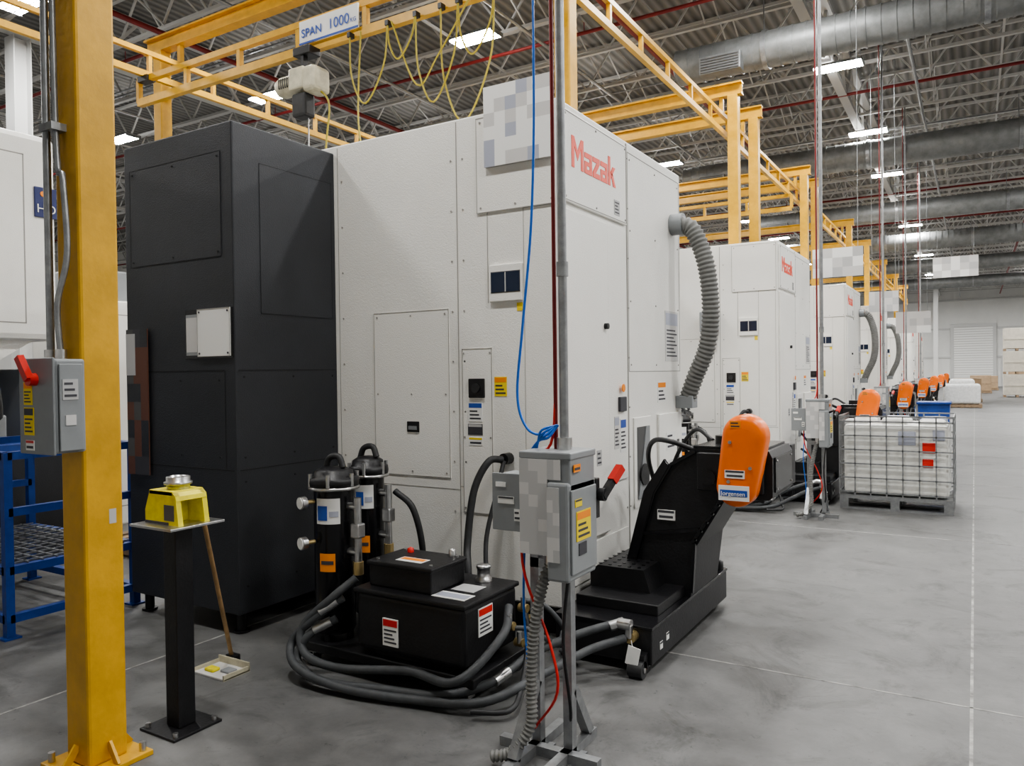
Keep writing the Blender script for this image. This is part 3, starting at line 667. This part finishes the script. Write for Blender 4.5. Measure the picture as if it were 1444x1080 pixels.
# ------------------------------------------------------------------ pedestal with fixture
b=B();px,py=-3.13,2.20
b.box(px-.045,py-.045,.012,px+.045,py+.045,.93,BLACK,.005);b.box(px-.125,py-.125,0,px+.125,py+.125,.012,BLACK,.002)
for i in(-1,1):
    for j in(-1,1): b.cyl((px+i*.1,py+j*.1,.012),(px+i*.1,py+j*.1,.03),.012,STEEL,8)
b.box(px-.15,py-.14,.93,px+.15,py+.14,.942,STEEL,.002)
b.obj('steel_pedestal')
b=B();z=.942
pr=[(-.12,0),(-.12,.06),(-.085,.15),(.075,.15),(.10,.13),(.12,.0)]
b.prism([(px+a,z+c) for a,c in pr],py-.08,py-.055,YEL2);b.prism([(px+a,z+c) for a,c in pr],py+.055,py+.08,YEL2)
b.prism([(px-.12,z),(px-.12,z+.06),(px-.085,z+.15),(px+.0,z+.15),(px+.0,z)],py-.079,py+.079,YEL2)
b.prism([(px+.0,z+.11),(px+.0,z+.15),(px+.075,z+.15),(px+.10,z+.13),(px+.105,z+.11)],py-.079,py+.079,YEL2)
b.box(px-.09,py-.08,z+.13,px+.08,py+.08,z+.152,YEL2,.004)
b.box(px+.02,py-.082,z+.02,px+.09,py-.079,z+.09,SEAM)
b.box(px-.121,py-.081,z,px+.05,py-.08,z+.012,INK)
b.lathe((px+.01,py,z+.152),[(.05,0),(.05,.02),(.062,.022),(.062,.032),(.052,.034),(.052,.055),(.04,.058),(.04,.05),(0,.05)],STEEL,24)
b.obj('cutting_tool_fixture')
b=B()
b.cyl((-3.58,2.84,.035),(-3.26,2.42,.965),.012,WOOD,10);b.box(-3.61,2.82,.0,-3.54,2.87,.045,BLACK,.006)
b.obj('broom_handle')
b=B()
b.box(-3.63,2.63,.0,-3.38,2.80,.012,PG2,.003);b.box(-3.63,2.79,.0,-3.38,2.80,.05,BEIGE,.003);b.box(-3.63,2.63,0,-3.62,2.8,.03,BEIGE);b.box(-3.39,2.63,0,-3.38,2.8,.03,BEIGE)
b.box(-3.58,2.66,.012,-3.51,2.71,.03,YEL2,.006);b.box(-3.49,2.69,.012,-3.42,2.75,.025,GREY,.006)
b.obj('dustpan')

# ------------------------------------------------------------------ left area
b=B()
b.box(-9.2,1.7,1.95,-7.2,3.88,3.8,WHITE,.06);b.prism([(1.75,1.95),(3.7,1.95),(3.3,1.7),(2.1,1.7)],-9.1,-7.3,WHITE,'x')
b.outline('a',-7.2,2.2,2.1,3.6,3.6,SEAML,.01)
b.box(-9.1,2.0,1.5,-7.6,3.4,1.75,BLACK,.02);b.cyl((-7.5,2.9,1.25),(-7.5,2.9,1.7),.12,STEEL,16)
b.box(-9.2,1.7,.0,-7.0,3.9,.95,CHAR,.02);b.box(-9.2,1.7,.95,-8.9,3.9,1.95,CHAR);b.box(-9.0,3.7,.95,-7.5,3.85,1.7,GREY,.01)
b.box(-8.8,2.0,.95,-7.1,3.6,1.05,BLUEF,.01)
b.box(-7.2,3.68,3.06,-7.18,3.87,3.33,NAVY,.004);b.cyl((-7.18,3.75,3.27),(-7.175,3.75,3.27),.025,LBLO,12)
b.tube([(-7.3,3.2,1.9),(-7.15,3.3,1.6),(-7.2,3.35,1.2),(-7.4,3.3,1.05)],.03,RUB,8);b.box(-7.5,3.0,1.05,-7.15,3.4,1.3,GREY,.02)
vm=b.obj('vertical_machining_center')
text('HO',(-7.175,3.69,3.10),'a',.11,PAPER,'sign_text',vm,.002)
b=B()
b.box(-9.1,4.6,0,-8.0,6.1,2.45,WHITE2,.02);b.outline('a',-8.0,4.7,.2,5.3,2.3,SEAML,.01);b.outline('a',-8.0,5.35,.2,6.0,2.3,SEAML,.01)
b.box(-8.0,5.22,1.1,-7.97,5.26,1.4,BLACK);b.box(-9.0,4.7,2.45,-8.2,5.9,2.8,GREY,.02)
b.obj('control_cabinet')
b=B()
def tb(p,q,w=.05,mt=BLUEF): b.bar(p,q,w,w,mt)
X0,X1,Y0,Y1=-6.5,-5.12,2.42,3.25
for x in(X0,X1):
    for y in(Y0,Y1):
        tb((x,y,.0),(x,y,1.15))
        b.box(x-.05,y-.05,0,x+.05,y+.05,.01,BLUEF)
for z in(.12,.42,1.13,.78):
    for x in(X0,X1): tb((x,Y0,z),(x,Y1,z))
    if z!=.78:
        for y in(Y0,Y1): tb((X0,y,z),(X1,y,z))
tb((X1,2.83,.12),(X1,2.83,1.13),.04)
for i in range(14): b.bar((X0+.1*i+.03,Y0,.45),(X0+.1*i+.03,Y1,.45),.012,.012,GALV)
for i in range(9): b.bar((X0,Y0+.09*i+.03,.45),(X1,Y0+.09*i+.03,.45),.012,.012,GALV)
b.obj('blue_steel_cart')
def pallet(x,y,w,d,z=0):
    b=B()
    for i in range(7): b.box(x+(w-.1)*i/6,y,z+.12,x+(w-.1)*i/6+.1,y+d,z+.14,WOODP)
    for j in(0,.5,1): b.box(x,y+(d-.09)*j,z+.02,x+w,y+(d-.09)*j+.09,z+.12,WOODP)
    for i in(0,3,6): b.box(x+(w-.1)*i/6,y,z,x+(w-.1)*i/6+.1,y+d,z+.02,WOODP)
    return b
pb=pallet(-6.95,4.05,1.2,1.0);pb.obj('wooden_pallet')
b=B();b.box(-4.95,3.115,.95,-4.72,3.122,1.93,BROWN)
mosaic(b,'n',3.115,-4.95,.95,-4.72,1.93,[BROWN,INK,CHARL,BROWN,SEAM],3,8,.003);b.box(-4.95,3.11,1.62,-4.85,3.112,1.9,PG1)
b.box(-4.9,3.122,1.0,-4.8,3.134,1.9,INK)
b.obj('notice_poster')

b=B();b.box(-2.585,3.98,2.87,-2.12,4.001,3.36,PG2,.003);mosaic(b,'n',3.98,-2.585,2.87,-2.12,3.36,[PAPER,PAPER,PG2,PAPER,PG3],6,6,.003)
nb=b.obj('machine_number_board')
def hsign(x,y,z,w,h):
    b=B();b.box(x-w/2,y-.01,z-h/2,x+w/2,y+.01,z+h/2,PG2,.003);mosaic(b,'n',y-.01,x-w/2,z-h/2,x+w/2,z+h/2,[PG2,PG2,PAPER,PG1],5,3,.002)
    for s in(-.4,.4): b.cyl((x+w*s,y,z+h/2),(x+w*s,y,zb-.06),.004,GALV,5)
    b.obj('hanging_sign')
hsign(-1.7,12.0,3.15,.68,.42);hsign(-.55,30.3,5.05,1.35,.7);hsign(-1.35,22.2,2.78,.8,.55);hsign(-1.6,17.5,2.98,.55,.42)

b=B();b.box(-3.04,9.72,2.1,-2.83,9.875,2.36,GREY,.01);b.cyl((-2.93,9.8,2.0),(-2.93,9.8,2.1),.02,STEEL,10);b.tube([(-2.93,9.8,2.02),(-2.93,9.78,1.9),(-2.9,9.84,1.85)],.014,RUB,8);b.label('n',9.72,-2.99,2.2,-2.9,2.3,PG1,BLUEL,2)
b.obj('junction_box')

# ------------------------------------------------------------------ IBC tote
b=B();x0,x1,y0,y1=-1.34,-.2,9.5,10.4
b.box(x0+.04,y0+.04,.17,x1-.04,y1-.04,.97,PLAST,.05,seg=4)
for i in range(9):
    cx=x0+.2+(i%3)*.36+random.uniform(-.03,.03);cy2=y0+.2+(i//3)*.25
    b.box(cx-.13,cy2-.1,.93,cx+.13,cy2+.1,1.01+.04*random.random(),random.choice([PLAST,PG2,PG3,PLAST]),.03,seg=3)
for zz in(.2,.36,.52,.68,.84,1.0,1.06):
    for p,q in(((x0,y0),(x1,y0)),((x1,y0),(x1,y1)),((x1,y1),(x0,y1)),((x0,y1),(x0,y0))): b.bar((*p,zz),(*q,zz),.014,.016,GALV)
for i in range(8):
    x=x0+(x1-x0)*i/7
    for y in(y0,y1): b.bar((x,y,.16),(x,y,1.06),.014,.014,GALV)
for i in range(1,7):
    y=y0+(y1-y0)*i/7
    for x in(x0,x1): b.bar((x,y,.16),(x,y,1.06),.014,.014,GALV)
b.box(x0,y0,.12,x1,y1,.16,GALV)
for j in(0,.45,.9):
    for i in(0,.46,.92): b.box(x0+(x1-x0)*i,y0+(y1-y0)*j,.02,x0+(x1-x0)*(i+.08),y0+(y1-y0)*(j+.1),.12,GALV)
    b.box(x0,y0+(y1-y0)*j,0,x1,y0+(y1-y0)*(j+.1),.02,GALV)
for (a,c,w,h,mt) in((-.74,.74,.18,.16,PG3),(-.50,.66,.13,.12,RED),(-.50,.50,.11,.1,RED),(-.40,.80,.12,.12,PG3)):
    b.box(a,y0+.034,c,a+w,y0+.06,c+h,mt,.01)
b.obj('ibc_tote')
b=B();b.prism([(-.80,.0),(-.40,.0),(-.36,.98),(-.84,.98)],14.8,15.3,BLUEF);b.box(-.86,14.76,.98,-.34,15.34,1.02,BLUEF,.012)
for x in(-.78,-.48): b.cyl((x,15.36,.1),(x+.06,15.36,.1),.1,RUB,14)
b.obj('waste_bin')
pb=pallet(-1.15,35.2,1.4,1.1);pb.box(-1.1,35.25,.14,.2,36.25,.95,WRAP,.12,seg=4);pb.box(-.9,35.4,.8,.0,36.1,1.15,WRAP,.14,seg=3);pb.obj('wrapped_pallet')
for (x,y,w,h,mt) in((-.9,41,1.2,1.1,CARD),(-.3,55,1.2,1.1,CARD),(.2,62,1.2,1.0,CARD),(1.8,58,1.2,1.3,CARD)):
    pb=pallet(x,y,w,1.0);pb.box(x+.04,y+.05,.14,x+w-.04,y+.95,h,mt,.02);pb.box(x+.04,y+.04,h*.5,x+w-.04,y+.05,h*.5+.05,WOODP);pb.obj('loaded_pallet')
b=B()
for i in range(2):
    for j in range(3):
        x=1.3+i*1.35;z=j*1.22
        b.box(x,48,z+.12,x+1.25,49.2,z+1.2,CRATE,.02)
        for q in(0,.55,1.1): b.box(x+q,48,z,x+q+.12,49.2,z+.12,WOODP)
        b.box(x+.02,47.98,z+.6,x+1.23,48,z+.66,CRATE)
b.obj('stacked_crates')

w=bpy.data.worlds.new('world');scene.world=w;w.use_nodes=True;w.node_tree.nodes['Background'].inputs[0].default_value=(.8,.85,.9,1);w.node_tree.nodes['Background'].inputs[1].default_value=.3
cd=bpy.data.cameras.new('camera');cam=bpy.data.objects.new('camera',cd);COL.objects.link(cam)
cd.sensor_width=36;cd.lens=36*1080/1444;cd.clip_start=.05;cd.clip_end=300
cam.matrix_world=Matrix.Translation((0,0,1.6))@Matrix.Rotation(R(31.15),4,'Z')@Matrix.Rotation(R(90-.72),4,'X')@Matrix.Rotation(R(-.75),4,'Z')
scene.camera=cam
